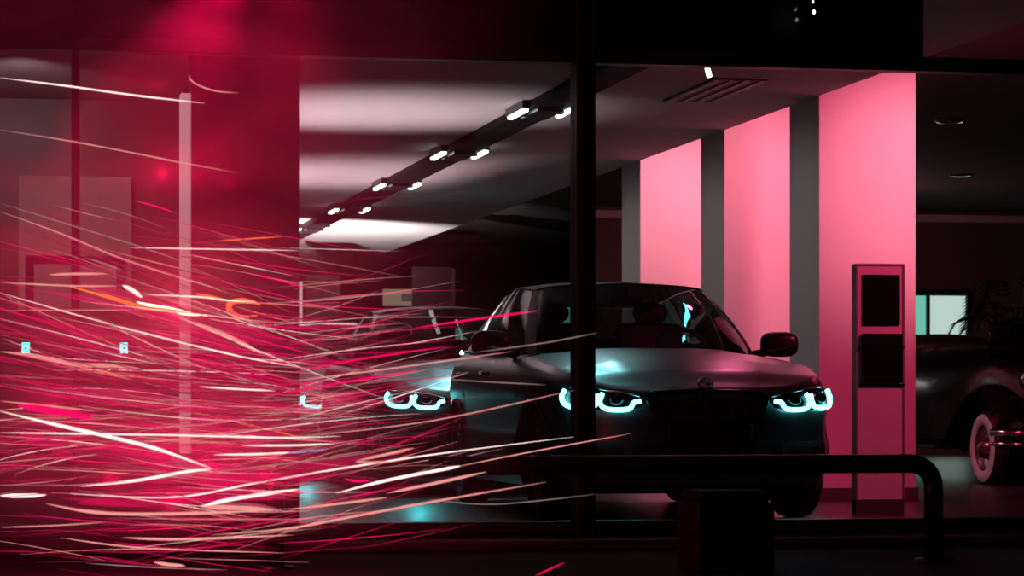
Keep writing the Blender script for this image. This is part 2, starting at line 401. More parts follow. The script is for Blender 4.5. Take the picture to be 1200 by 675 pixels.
# ------------------------------------------------------------------ modern cars
M_pillar = mat('dark pillar paint', (.008, .008, .009), .5, 0, 0, spec=.2)
def make_car(name, label, cx, ny, paint, lit=True):
    OY = -2.2
    R = empty(name, (cx, ny - OY, 0), label, 'car', 'cars lined up in the showroom')
    def V3(x, y, z): return (x, y + OY, z)
    half = catmull([(0, 0, 0), (.25, .010, 0), (.5, .045, 0), (.68, .11, 0), (.80, .22, 0), (.875, .40, 0), (.925, .7, 0), (.94, 1.1, 0), (.94, 1.7, 0), (.94, 2.3, 0), (.94, 3.2, 0), (.93, 3.7, 0), (.885, 4.1, 0), (.76, 4.32, 0), (.42, 4.42, 0), (0, 4.45, 0)], 24)
    # even spacing
    dense = [half[0]]; acc = 0
    for p, q in zip(half, half[1:]):
        acc += (q - p).length
        if acc > .028: dense.append(q); acc = 0
    dense.append(half[-1]); half = dense; n = len(half)
    nor = []
    for i in range(n):
        t = half[min(i + 1, n - 1)] - half[max(i - 1, 0)]; 
        nn = Vector((t.y, -t.x, 0)).normalized()      # outward
        if i == 0: nn = Vector((0, -1, 0))
        if i == n - 1: nn = Vector((0, 1, 0))
        nor.append(nn)
    ZT = [(0, .825), (.1, .85), (.3, .905), (.6, .955), (.9, .985), (1.2, 1.01), (1.5, 1.03), (2.2, 1.04), (3.2, 1.07), (3.9, 1.09), (4.3, 1.03), (4.45, .98)]
    OFF = [(0, .06), (.08, .03), (.2, .004), (.38, 0), (.46, .012), (.6, .012), (.72, .0), (.82, .01), (.9, .028), (.96, .055), (1, .095)]
    OFF_T = lambda zr: lerp_tab(OFF, zr)
    WH = [(.86, .35), (3.62, .35)]; RA = .405
    def zb(x, y):
        z = .2 + (.04 if y < .2 else 0)
        for yw, zw in WH:
            if abs(y - yw) < RA and x > .5: z = max(z, zw + math.sqrt(RA * RA - (y - yw) ** 2))
        return z
    def sp(i, z, out=0):           # point of the flank at outline index i, height z
        y = half[i].y; zt = lerp_tab(ZT, y); zr = min(1, max(0, (z - .2) / (zt - .2)))
        o = OFF_T(zr) - out
        if i < 50: o -= 0
        p = half[i] - nor[i] * o
        return Vector((max(p.x, 0) if i else 0, p.y, z))
    lv = [0, .04, .09, .15, .22, .3, .38, .42, .46, .53, .6, .66, .72, .77, .82, .86, .9, .93, .96, .985, 1]
    rows = []
    for l in lv:
        r = []
        for i in range(n):
            y = half[i].y; b0 = zb(half[i].x, y); t0 = lerp_tab(ZT, y)
            p = sp(i, b0 + (t0 - b0) * l); r.append(p)
        full = [V3(p.x, p.y, p.z) for p in r] + [V3(-p.x, p.y, p.z) for p in reversed(r[1:-1])]
        rows.append(full)
    mb = MB().grid(rows, True)
    # bonnet, shoulders and tail deck
    ei = [i for i in range(n) if half[i].y <= 1.62 and i < n // 2]
    CR = [(0, 0), (.05, .006), (.2, .022), (.6, .042), (1.0, .055), (1.62, .06)]
    rows = []
    for i in ei:
        t0 = lerp_tab(ZT, half[i].y); e = sp(i, t0); r = []
        for k in range(-16, 17):
            f = k / 16; a = abs(f)
            cr = lerp_tab(CR, e.y - .09)
            st = min(1, max(0, (.66 - a) / .09)); st = st * st * (3 - 2 * st)
            z = e.z + cr * (1 - a ** 2.6) + .012 * st * min(1, max(0, (e.y - .1)) / .5)
            r.append(V3(e.x * f, e.y, z))
        rows.append(r)
    mb.grid(rows)
    si = [i for i in range(n) if i >= ei[-1] and half[i].y <= 4.30]
    GL = [(1.62, .74), (1.8, .80), (2.4, .83), (3.3, .83), (3.75, .80), (4.05, .74), (4.3, .5)]
    for sgn in (1, -1):
        rows = []
        for i in si:
            e = sp(i, lerp_tab(ZT, half[i].y)); g = lerp_tab(GL, e.y)
            rows.append([V3(sgn * (e.x + (g - e.x) * f), e.y, e.z + .022 * math.sin(f * PI / 2)) for f in (0, .35, .7, 1)])
        mb.grid(rows)
    rows = []
    for i in range(n - 1, 0, -1):
        if half[i].y < 4.02: break
        e = sp(i, lerp_tab(ZT, half[i].y)); rows.append([V3(e.x * k / 8, e.y, e.z + .02) for k in range(-8, 9)])
    mb.grid(rows)
    mb.build('body', paint, R)
    # greenhouse
    lo = catmull([(0, 1.36, 1.075), (.4, 1.41, 1.07), (.64, 1.52, 1.06), (.75, 1.64, 1.05), (.80, 1.82, 1.05), (.835, 2.2, 1.055), (.84, 2.55, 1.06), (.84, 2.66, 1.065), (.835, 3.2, 1.075), (.815, 3.62, 1.09), (.76, 3.98, 1.10), (.5, 4.14, 1.11), (0, 4.2, 1.11)], 10)
    hi = catmull([(0, 2.16, 1.545), (.32, 2.19, 1.538), (.52, 2.25, 1.522), (.585, 2.31, 1.505), (.612, 2.42, 1.508), (.628, 2.6, 1.525), (.632, 2.78, 1.53), (.632, 2.86, 1.53), (.622, 3.15, 1.515), (.60, 3.42, 1.485), (.555, 3.68, 1.44), (.42, 3.84, 1.43), (0, 3.9, 1.44)], 10)
    def seg(i0, i1, name, m, v0=0., v1=1., out=0, both=True, sides=None):
        obs = []
        for sgn in ((1, -1) if both else (0,)):
            rows = []
            for k in range(9):
                f = v0 + (v1 - v0) * k / 8; r = []
                ids = range(i0, i1 + 1) if sgn else list(range(i1, i0, -1)) + list(range(i0, i1 + 1))
                for q, i in enumerate(ids):
                    p = lo[i].lerp(hi[i], f); bul = .035 * math.sin(PI * f) + out
                    nx = Vector((lo[i].x * .9 + .0, lo[i].y - 2.75, .25)); nx.normalize()
                    p = p + nx * bul
                    s_ = sgn if sgn else (-1 if q < len(ids) // 2 else 1)
                    r.append(V3(p.x * s_, p.y, p.z))
                rows.append(r)
            obs.append(MB().grid(rows).build(name, m, R))
        return obs
    seg(0, 28, 'windshield', G_car, both=False)
    seg(28, 37, 'front_pillar', M_pillar, out=.006)
    seg(37, 61, 'side_window', G_car)
    seg(61, 69, 'door_pillar', M_matte, out=.004)
    seg(69, 91, 'side_window', G_car)
    seg(91, 106, 'rear_pillar', paint, out=.006)
    # rear glass
    rows = []
    for k in range(9):
        f = k / 8; ids = list(range(106, 121)); r = []
        for i in ids: p = lo[i].lerp(hi[i], f); r.append(V3(p.x, p.y, p.z))
        r += [(-x, y, z) for x, y, z in reversed(r[:-1])]; rows.append(r)
    MB().grid(rows).build('rear_window', G_car, R)
    # roof
    rows = []
    for i in range(0, 121, 3):
        p = hi[i]; r = []
        for k in range(-10, 11):
            f = k / 10; bow = lerp_tab([(2.1, 0), (2.4, .03), (2.9, .06), (3.4, .045), (3.9, .0)], p.y)
            r.append(V3(p.x * f * 1.012, p.y, p.z + .006 + bow * (1 - f * f)))
        rows.append(r)
    # sort rows by y so that the cap is one even sheet
    rows = [r for r in rows if True]
    MB().grid(rows).build('roof', paint, R)
    # black window trim round the side glass
    for sgn in (1, -1):
        MB().tube([V3(sgn * (lo[i].x + .012), lo[i].y, lo[i].z + .012) for i in range(36, 100, 2)], .011, 6).build('window_trim', M_dchrome, R)
    # cabin
    MB().box(-.8, .8, 1.62 + OY, 4.0 + OY, .55, .9, .02).box(-.68, .68, .45 + OY, 4.1 + OY, .17, .56, .03).build('cabin_floor', M_matte, R)
    MB().prism([(1.55 + OY, .88), (1.5 + OY, 1.05), (1.85 + OY, 1.09), (2.02 + OY, 1.02), (2.05 + OY, .88)], 'x', -.72, .72).build('dashboard', M_matte, R)
    for sgn in (-1, 1):
        s_ = MB().box(sgn * .36 - .24, sgn * .36 + .24, 2.35 + OY, 2.85 + OY, .86, .98, .03).build('seat', M_seat, R)
        MB().prism([(2.78 + OY, .95), (2.88 + OY, 1.28), (2.97 + OY, 1.30), (2.95 + OY, .95)], 'x', sgn * .36 - .22, sgn * .36 + .22).build('backrest', M_seat, s_)
        MB().ball((sgn * .36, 2.92 + OY, 1.37), (.13, .06, .085)).tube([(sgn * .36 - .05, 2.92 + OY, 1.25), (sgn * .36 - .05, 2.92 + OY, 1.36)], .008).tube([(sgn * .36 + .05, 2.92 + OY, 1.25), (sgn * .36 + .05, 2.92 + OY, 1.36)], .008).build('headrest', M_seat, s_)
    MB().box(-.7, .7, 3.45 + OY, 3.6 + OY, .9, 1.2, .04).ball((-.36, 3.52 + OY, 1.24), (.12, .05, .07)).ball((.36, 3.52 + OY, 1.24), (.12, .05, .07)).build('rear_bench', M_seat, R)
    ring = [(.36 + .185 * math.cos(a), 2.0 + OY + .06 * math.sin(a), 1.06 + .175 * math.sin(a)) for a in [2 * PI * k / 28 for k in range(28)]]
    MB().tube(ring, .016, 8, True).ball((.36, 2.0 + OY, 1.06), (.06, .03, .05)).box(.19, .53, 1.99 + OY, 2.01 + OY, 1.045, 1.075).build('steering_wheel', M_matte, R)
    MB().box(-.11, .11, 2.13 + OY, 2.16 + OY, 1.40, 1.465, .012).box(-.012, .012, 2.14 + OY, 2.18 + OY, 1.46, 1.54).build('rear_view_mirror', M_matte, R)
    # wing mirrors
    for sgn in (1, -1):
        mr = MB().sball((sgn * 1.0, 1.86 + OY, 1.13), (.128, .08, .086), .62).tube([(sgn * .82, 1.84 + OY, 1.055), (sgn * .9, 1.86 + OY, 1.075), (sgn * .96, 1.86 + OY, 1.09)], [.035, .026, .024], 10).build('wing_mirror', M_black, R)
        MB().box(sgn * .985 - .09, sgn * .985 + .09, 1.928 + OY, 1.94 + OY, 1.07, 1.18, .005).build('mirror_glass', M_chrome, mr)
        MB().tube([(sgn * (.90 + .032 * k), 1.80 + OY - .016 * math.sin(PI * k / 6), 1.088 + .004 * k) for k in range(7)], .007, 6).build('indicator_strip', M_chrome, mr)
    # wheels
    for yw, zw in WH:
        for sgn in (1, -1):
            xo = sgn * .905; xi = sgn * .685
            prof = [(xi, .22), (xi, .30), (xi + sgn * .02, .338), (xi + sgn * .06, .35), (xo - sgn * .06, .35), (xo - sgn * .02, .338), (xo, .305), (xo - sgn * .004, .245), (xo - sgn * .02, .235)]
            wl = MB().lathe(prof, (0, yw + OY, zw), 'x', 44).build('wheel', M_rubber, R)
            rm = MB().lathe([(xo - sgn * .16, .0001), (xo - sgn * .14, .2), (xo - sgn * .03, .225), (xo - sgn * .012, .242), (xo - sgn * .02, .235)], (0, yw + OY, zw), 'x', 36)
            for k in range(10):
                a = 2 * PI * k / 10; ca, sa = math.cos(a), math.sin(a)
                def rr(r, t, x): return (x, yw + OY + r * ca - t * sa, zw + r * sa + t * ca)
                pts = [rr(.04, -.018, xo - sgn * .03), rr(.235, -.012, xo - sgn * .018), rr(.235, .012, xo - sgn * .018), rr(.04, .018, xo - sgn * .03)]
                pts += [(p[0] - sgn * .04, p[1], p[2]) for p in pts]
                rm.add(pts, [(0, 1, 2, 3), (7, 6, 5, 4), (0, 4, 5, 1), (1, 5, 6, 2), (2, 6, 7, 3), (3, 7, 4, 0)])
            rm.lathe([(xo - sgn * .06, .055), (xo - sgn * .02, .05), (xo - sgn * .014, .0001)], (0, yw + OY, zw), 'x', 20)
            rm.build('rim', M_alloy, wl)
            # arch lip
            arc = []
            for k in range(25):
                a = PI * k / 24; y = yw - RA * math.cos(a); z = zw + RA * math.sin(a)
                j = min(range(n), key=lambda q: abs(half[q].y - y) + (1 if half[q].x < .5 else 0)); p = sp(j, max(z, .22))
                arc.append(V3(sgn * (p.x + .003), y, max(z, .22)))
            MB().tube(arc, .014, 6).build('wheel_arch_trim', M_matte, R)
    # front: lamps, grille, intakes, badge
    def idx_x(x): return min((q for q in range(n // 2)), key=lambda q: abs(half[q].x - x))
    def spx(x, z, out):           # surface point by lateral position
        lo_i = max(q for q in range(n // 2) if half[q].x <= x + 1e-9); hi_i = lo_i + 1
        f = (x - half[lo_i].x) / max(1e-6, half[hi_i].x - half[lo_i].x)
        return sp(lo_i, z, out).lerp(sp(hi_i, z, out), f)
    XA = [.385, .43, .48, .53, .58, .63, .68, .73, .77, .80, .825, .845]
    def up(x): return lerp_tab([(.385, .775), (.5, .80), (.7, .832), (.845, .845)], x)
    def dn(x): return lerp_tab([(.385, .735), (.43, .70), (.55, .682), (.75, .69), (.82, .72), (.845, .76)], x)
    for sgn in (1, -1):
        def patch(x0, x1, lo_, hi_, out, m=8, k=12):
            rr = []
            for a in range(m + 1):
                r = []
                for b in range(k + 1):
                    x = x0 + (x1 - x0) * b / k; z = lo_(x) + (hi_(x) - lo_(x)) * a / m
                    e = min(a, m - a) / m * min(b, k - b) / k * 4
                    p = spx(x, z, out * min(1, e * 6)); r.append(V3(sgn * p.x, p.y, p.z))
                rr.append(r)
            return MB().grid(rr)
        hl = patch(.385, .845, dn, up, .01).build('headlight', M_screen, R)
        def path(pts, out=.026): 
            c = catmull([(x, z, 0) for x, z in pts], 6); res = []
            for q in c: p = spx(q.x, q.y, out); res.append(V3(sgn * p.x, p.y, p.z))
            return res
        if lit:
            MB().tube(path([(.832, .815), (.838, .77), (.818, .722), (.76, .703), (.695, .708), (.672, .74), (.675, .785)]), .0155, 8).build('light_ring', E_cyan, hl)
            MB().tube(path([(.645, .79), (.655, .74), (.625, .70), (.55, .692), (.485, .70), (.462, .735), (.42, .745)]), .0145, 8).build('light_ring', E_cyan, hl)
        for xc, zc in ((.755, .765), (.56, .75)):
            p = spx(xc, zc, .012); MB().ball(V3(sgn * p.x, p.y, p.z), (.045, .02, .036)).build('projector_lens', M_dchrome, hl)
        patch(.40, .84, lambda x: up(x) - .016, lambda x: up(x) - .004, .02, 2).build('brow_strip', M_chrome, hl)
        # kidney grille
        ko = [(.018, .80), (.12, .806), (.30, .80), (.365, .785), (.375, .74), (.33, .665), (.25, .625), (.12, .612), (.03, .618), (.016, .66), (.016, .74)]
        loop = []
        for q in catmull([(x, z, 0) for x, z in ko], 6, True):
            p = spx(max(q.x, .004), q.y, .014); loop.append(V3(sgn * p.x, p.y, p.z))
        gr = MB().tube(loop, .011, 8, True).build('kidney_grille', M_dchrome, R)
        ctr = V3(sgn * .19, spx(.19, .71, -.01).y, .71)
        MB().add(loop + [ctr], [(i, (i + 1) % len(loop), len(loop)) for i in range(len(loop))]).build('grille_backing', M_matte, gr)
        q_ = MB()
        for k in range(8):
            x = .05 + k * .04
            zt_ = .79 if x < .3 else .775; zb_ = lerp_tab([(0, .63), (.25, .645), (.33, .69)], x)
            a1, a2 = spx(x, zb_, .012), spx(x, zt_, .012)
            q_.tube([V3(sgn * a1.x, a1.y, a1.z), V3(sgn * a2.x, a2.y, a2.z)], .006, 6)
        q_.build('grille_slats', M_black, gr)
        patch(.52, .80, lambda x: .36, lambda x: .50, .006, 4).build('side_intake', M_matte, R)
        p = spx(.70, .43, .02); MB().lathe([(-.02, .035), (0, .042), (.005, .0001)], V3(sgn * p.x, p.y, p.z), 'y', 20).build('fog_lamp', M_dchrome, R)
    ri = []
    for a in range(5):
        z = .30 + .2 * a / 4; r = []
        for k in range(-10, 11):
            p = spx(abs(k) * .047, z, .005); r.append(V3(math.copysign(p.x, k), p.y, z))
        ri.append(r)
    MB().grid(ri).build('lower_intake', M_matte, R)
    MB().box(-.26, .26, -.035 + OY, -.012 + OY, .50, .605, .004).build('number_plate_holder', M_matte, R)
    # round badge on the bonnet lip
    bp = V3(0, .085, .852); bd = MB().lathe([(.012, .048), (-.006, .048), (-.010, .043), (-.007, .037)], (0, 0, 0), 'y', 32).build('badge', M_chrome, R)
    bd.location = bp; bd.rotation_euler = (math.radians(-42), 0, 0)
    for k in range(4):
        a0 = k * PI / 2; pts = [(0, -.008, 0)] + [(.036 * math.cos(a0 + PI / 2 * j / 8), -.008, .036 * math.sin(a0 + PI / 2 * j / 8)) for j in range(9)]
        MB().add(pts, [list(range(10))]).build('badge_quarter', mat('badge blue', (.05, .4, .55), .3) if k % 2 else mat('badge white', (.85, .87, .87), .3), bd)
    for sgn in (1, -1):
        for y in (2.35, 3.25):
            MB().tube([V3(sgn * .935, y - .09, .93), V3(sgn * .965, y - .07, .935), V3(sgn * .965, y + .07, .94), V3(sgn * .935, y + .09, .94)], .012, 8).build('door_handle', M_dchrome, R)
    return R
PA1 = mat('graphite metallic paint', (.075, .08, .085), .36, .6, 1)
PA2 = mat('umber metallic paint', (.075, .072, .075), .36, .6, 1)
for p_ in (PA1, PA2): p_.node_tree.nodes['Principled BSDF'].inputs['Coat Roughness'].default_value = .28
PA3 = mat('white paint coat', (.75, .75, .75), .35, .0, .6)
make_car('car', 'nearest dark graphite car, whole nose and grille visible behind the railing', 4.373, 16.02, PA1)
make_car('car', 'dark car standing between the nearest car and the white car, one headlight visible', 4.07, 21.25, PA2)
make_car('car', 'white-roofed car farthest back in the row, half hidden behind the dark panel edge', 3.80, 26.4, PA3)

# ------------------------------------------------------------------ open vintage car at the right
def vintage():
    R = empty('vintage_car', (9.52, 24.6, 0), 'black open vintage car with whitewall tyres and chrome bumper beyond the pink fin', 'car')
    PK = mat('black coachwork', (.006, .006, .007), .2, 0, .15, spec=.3)
    # local: y from -2.0 (nose) to 2.1 (tail)
    secs = [(-1.75, .22, .55, 1.04), (-1.6, .27, .5, 1.10), (-1.2, .34, .45, 1.14), (-.95, .46, .42, 1.2), (-.6, .62, .4, 1.25), (.2, .72, .38, 1.29), (1.0, .72, .4, 1.29), (1.6, .66, .45, 1.24), (2.0, .5, .5, 1.06)]
    rows = []
    for y, wv, z0, z1 in secs:
        r = []
        for k in range(17):
            a = PI * k / 16; e = .55
            x = wv * math.copysign(abs(math.cos(a)) ** e, math.cos(a)); z = z0 + (z1 - z0) * abs(math.sin(a)) ** e
            r.append((x, y, z))
        rows.append(r)
    n = 17
    MB().grid(rows).add(rows[0], [list(range(n))]).add(rows[-1], [list(range(n))[::-1]]).build('body', PK, R)
    # radiator shell
    rg = [(-.2, .5), (-.24, .9), (-.2, 1.03), (0, 1.08), (.2, 1.03), (.24, .9), (.2, .5)]
    gr = MB().prism(rg, 'y', -1.86, -1.76).build('radiator_shell', M_chrome, R)
    q = MB()
    for k in range(9): q.box(-.17 + k * .042, -.155 + k * .042, -1.885, -1.862, .55, .98)
    q.build('radiator_slats', M_dchrome, gr)
    for sgn in (-1, 1):
        # swept front fender, running board, rear fender
        path = [(-1.98, .58), (-1.93, .74), (-1.78, .86), (-1.55, .90), (-1.3, .85), (-1.0, .66), (-.7, .44), (-.4, .34)]
        rows = []
        for p in catmull([(y, z, 0) for y, z in path], 5):
            r = []
            for k in range(9):
                f = -1 + 2 * k / 8; r.append((sgn * (.62 + .17 * f), p.x, p.y - .075 * f * f))
            rows.append(r)
        MB().grid(rows).build('front_fender', PK, R)
        rows = []
        for p in catmull([(.9, .36, 0), (1.0, .62, 0), (1.25, .82, 0), (1.55, .86, 0), (1.85, .74, 0), (2.05, .5, 0)], 5):
            rows.append([(sgn * (.64 + .16 * (-1 + 2 * k / 8)), p.x, p.y - .06 * (-1 + 2 * k / 8) ** 2) for k in range(9)])
        MB().grid(rows).build('rear_fender', PK, R)
        MB().box(sgn * .63 - .15, sgn * .63 + .15, -.45, .95, .3, .34, .01).build('running_board', M_matte, R)
        for yw in (-1.5, 1.5):
            xo = sgn * .70; xi = sgn * .54
            wl = MB().lathe([(xi, .2), (xi, .28), (xi + sgn * .03, .32), (xo - sgn * .03, .325), (xo - sgn * .006, .30)], (0, yw, .325), 'x', 40).build('wheel', M_rubber, R)
            MB().lathe([(xo - sgn * .006, .302), (xo + sgn * .006, .275), (xo + sgn * .004, .215), (xo - sgn * .012, .205)], (0, yw, .325), 'x', 40).build('whitewall', mat('whitewall', (.75, .7, .7), .6), wl)
            rm = MB().lathe([(xo - sgn * .012, .206), (xo - sgn * .04, .18), (xo - sgn * .05, .0001)], (0, yw, .325), 'x', 32)
            rm.lathe([(xo - sgn * .05, .1), (xo + sgn * .0, .085), (xo + sgn * .03, .05), (xo + sgn * .04, .0001)], (0, yw, .325), 'x', 24)
            rm.build('hub_cap', mat('painted hub', (.25, .1, .1), .25, .7), wl)
        hl = MB().lathe([(-2.02, .0001), (-2.01, .07), (-1.99, .105), (-1.95, .108), (-1.85, .09), (-1.78, .04), (-1.77, .0001)], (sgn * .40, 0, .93), 'y', 28).build('headlamp', M_chrome, R)
        MB().tube([(sgn * .40, -1.88, .85), (sgn * .33, -1.85, .7)], .018).build('lamp_bracket', M_chrome, hl)
    bpts = catmull([(-.82, -2.02, .47), (-.6, -2.13, .47), (0, -2.17, .47), (.6, -2.13, .47), (.82, -2.02, .47)], 6)
    MB().tube(bpts, .032, 10).tube([(p.x, p.y + .01, p.z - .1) for p in bpts], .018, 8).build('bumper', M_chrome, R)
    MB().tube([(-.35, -2.13, .45), (-.3, -1.8, .45)], .02).tube([(.35, -2.13, .45), (.3, -1.8, .45)], .02).build('bumper_iron', M_dchrome, R)
    wf = MB().tube([(-.42, -.98, 1.1), (-.40, -.9, 1.46), (.40, -.9, 1.46), (.42, -.98, 1.1)], .014, 8).build('windshield_frame', M_dchrome, R)
    MB().add([(-.41, -.97, 1.14), (.41, -.97, 1.14), (.39, -.9, 1.45), (-.39, -.9, 1.45)], [(0, 1, 2, 3)]).build('windshield', G_car, wf)
    MB().ball((0, 1.3, 1.27), (.66, .46, .13)).ball((0, 1.5, 1.34), (.55, .25, .08)).build('folded_hood', M_matte, R)
    MB().box(-.5, .5, .45, .65, .9, 1.3, .05).build('seat', M_seat, R)
    MB().tube([(.28 + .17 * math.cos(a), -.6 + .05 * math.sin(a), 1.2 + .13 * math.sin(a)) for a in [2 * PI * k / 20 for k in range(20)]], .012, 8, True).build('steering_wheel', M_matte, R)
    MB().box(-.4, .4, -1.7, 1.9, .3, .5, .02).build('chassis', M_matte, R)
vintage()

# ------------------------------------------------------------------ info totem in front of the fin
ty = 17.1
tx0, tx1 = XY(1003, ty), XY(1060, ty)
def tz(py): return PY(1030, py, ty).z
T = empty('info_totem', ((tx0 + tx1) / 2, ty, 0), 'slim white info totem with two black screens before the pink fin', 'info totem')
hw_ = (tx1 - tx0) / 2
def lx(px): return XY(px, ty) - (tx0 + tx1) / 2
MB().box(-hw_, hw_, 0, .09, tz(586), tz(309), .004).build('panel', M_white, T)
MB().box(-hw_, -hw_ + .012, -.006, -.001, tz(586), tz(309)).box(hw_ - .012, hw_, -.006, -.001, tz(586), tz(309)).box(-hw_ + .012, hw_ - .012, -.006, -.001, tz(311.5), tz(309)).build('edge_frame', mat('pale alloy edge', (.3, .25, .27), .4, .3), T)
MB().box(lx(1011), lx(1054), -.015, -.001, tz(381), tz(322), .003).build('screen', M_screen, T)
MB().box(lx(1009), lx(1056), -.035, -.001, tz(449), tz(391), .006).build('leaflet_holder', M_screen, T)
MB().box(lx(1006), lx(1059), -.012, -.001, tz(453), tz(450)).build('holder_lip', M_dchrome, T)
MB().tube([(hw_ - .01, -.02, tz(407)), (hw_ - .055, -.02, tz(407))], .008, 8).tube([(-hw_ + .01, -.02, tz(408)), (-hw_ + .04, -.02, tz(408))], .008, 8).build('holder_peg', M_dchrome, T)
MB().box(-hw_ + .001, hw_ - .001, .005, .085, .0, tz(586), .002).build('plinth', M_grey, T)

# ------------------------------------------------------------------ street furniture
yr = 12.1
RL = empty('guard_rail', (XY(800, yr), yr, 0), 'thick dark steel pipe rail with rounded bends before the cars', 'guard rail')
ox = XY(800, yr); zr_ = PY(900, 544, yr).z
xl, xr = XY(322, yr) - ox, XY(1094, yr) - ox
rr_ = .044
pts = [(xl, 0, 0), (xl, 0, zr_ - .11)]
pts += [(xl + .11 - .11 * math.cos(a), 0, zr_ - .11 + .11 * math.sin(a)) for a in [PI / 2 * k / 8 for k in range(1, 9)]]
pts += [(xr - .11 + .11 * math.sin(a), 0, zr_ - .11 + .11 * math.cos(a)) for a in [PI / 2 * k / 8 for k in range(0, 9)]]
pts += [(xr, 0, 0)]
MB().tube(pts, rr_, 18).build('pipe', M_pipe, RL)
for x in (xl, xr): MB().lathe([(0, .09), (.012, .09), (.016, .05)], (x, 0, 0), 'z', 24).build('foot_flange', M_pipe, RL)
yb = 11.6
BL = empty('bollard', ((XY(805, yb) + XY(895, yb)) / 2, yb, 0), 'squat black square bollard standing before the pipe rail', 'bollard')
bw = (XY(895, yb) - XY(805, yb)) / 2; bz = PY(850, 574, yb).z
M_bol = mat('black bollard coat', (.004, .004, .004), .7, spec=.2)
MB().box(-bw, bw, -bw, bw, 0, bz - .05, .012).build('post', M_bol, BL)
MB().box(-bw + .006, bw - .006, -bw + .006, bw - .006, bz - .05, bz, .02).build('cap', M_bol, BL)
# low kerb strip along the glass
o = MB().box(-3, 9.2, YF - .42, YF - .1, 0, .05, .01); S('kerb', o, mat('kerb concrete', (.02, .018, .02), .7, noise=.2, nscale=20))

# ------------------------------------------------------------------ plant
pp = P(1186, 470, 28.5)
PL = empty('potted_palm', (pp.x, pp.y, 0), 'dark potted palm silhouetted behind the vintage car', 'plant')
MB().lathe([(0, .17), (.02, .18), (.45, .24), (.47, .24), (.47, .21), (.44, .2), (.44, .0001)], (0, 0, 0), 'z', 28).build('pot', M_matte, PL)
q = MB(); st = MB()
M_leaf = mat('palm leaf', (.015, .035, .022), .5, noise=.3, nscale=12)
for k in range(16):
    a = 2.39996 * k; L = random.uniform(.5, .85); h = random.uniform(1.2, 2.1)
    dx, dy = math.cos(a), math.sin(a)
    sp_ = [Vector((0.05 * dx, .05 * dy, .44)), Vector((.12 * dx, .12 * dy, h * .7)), Vector((.3 * dx * L, .3 * dy * L, h)), Vector((L * .75 * dx, L * .75 * dy, h + .05)), Vector((L * dx, L * dy, h - .2))]
    c = catmull(sp_, 8); st.tube(c, .007, 5)
    for j in range(14, len(c)):
        for s_ in (-1, 1):
            side = Vector((-dy * s_, dx * s_, -.25)); ln = .24 * (1 - .5 * abs(j - 23) / 10)
            p0 = c[j]; fw = (c[j] - c[j - 1]).normalized()
            tip = p0 + side * ln + fw * ln * .6; mid = p0.lerp(tip, .45)
            wv = fw * .022
            q.add([p0, mid + wv, tip, mid - wv], [(0, 1, 2, 3)])
st.build('stem', M_leaf, PL); q.build('foliage', M_leaf, PL)

# ------------------------------------------------------------------ two small cyan lamps in the side bay
for px, lab in ((30.5, 'small square cyan lamp on the wall, farther from the pale post'), (146, 'small square cyan lamp on the wall, nearer the pale post')):
    a = PY(px, 407.5, YL)
    t = empty('indicator_lamp', (a.x, YL + .12, a.z), lab, 'indicator lamp')
    MB().box(-.026, .026, -.03, .08, -.036, .036, .004).build('housing', M_matte, t)
    MB().box(-.024, .024, -.036, -.031, -.034, .034).build('lamp_face', E_cyans, t)
    MB().box(-.006, .008, -.042, -.037, -.006, .004).build('lamp_symbol', M_matte, t)

# ------------------------------------------------------------------ glowing light streaks outside the glass
ST = {
 'white': glow('streak white', (1, .74, .68), 1.6, .9), 'salmon': glow('streak salmon', (1, .36, .33), 1.0, .75),
 'magenta': glow('streak magenta', (1, .004, .13), 1.0, .8), 'orange': glow('streak orange', (1, .16, .05), 1.3, .85),
 'hot': glow('streak hot core', (1, .72, .42), 6.0, 1), 'band': glow('streak wide magenta', (1, .004, .12), .8, .24), 'pband': glow('streak wide pink', (1, .22, .3), .8, .2), 'grey': glow('streak grey', (.62, .38, .38), .7, .5),
 'dim': glow('streak dim', (.5, .012, .06), .7, .55), 'soft': glow('streak soft red', (1, .01, .12), .75, .22), 'blue': glow('streak blue', (.35, .4, .9), .9, .7)}
def streak_mesh(mb, pts, wpx, d0, d1, mi=0, n=7, sub=7, tap=3.5):
    c = catmull([(x, y, 0) for x, y in pts], sub); m = len(c); P3 = []; rad = []
    for i, q in enumerate(c):
        f = i / (m - 1); d = d0 + (d1 - d0) * f
        P3.append(P(q.x, q.y, d))
        e = min(1, min(f, 1 - f) * tap + .06)
        rad.append(wpx * .5 * d / F * e)
    mb.tube(P3, rad, n, False, mi)
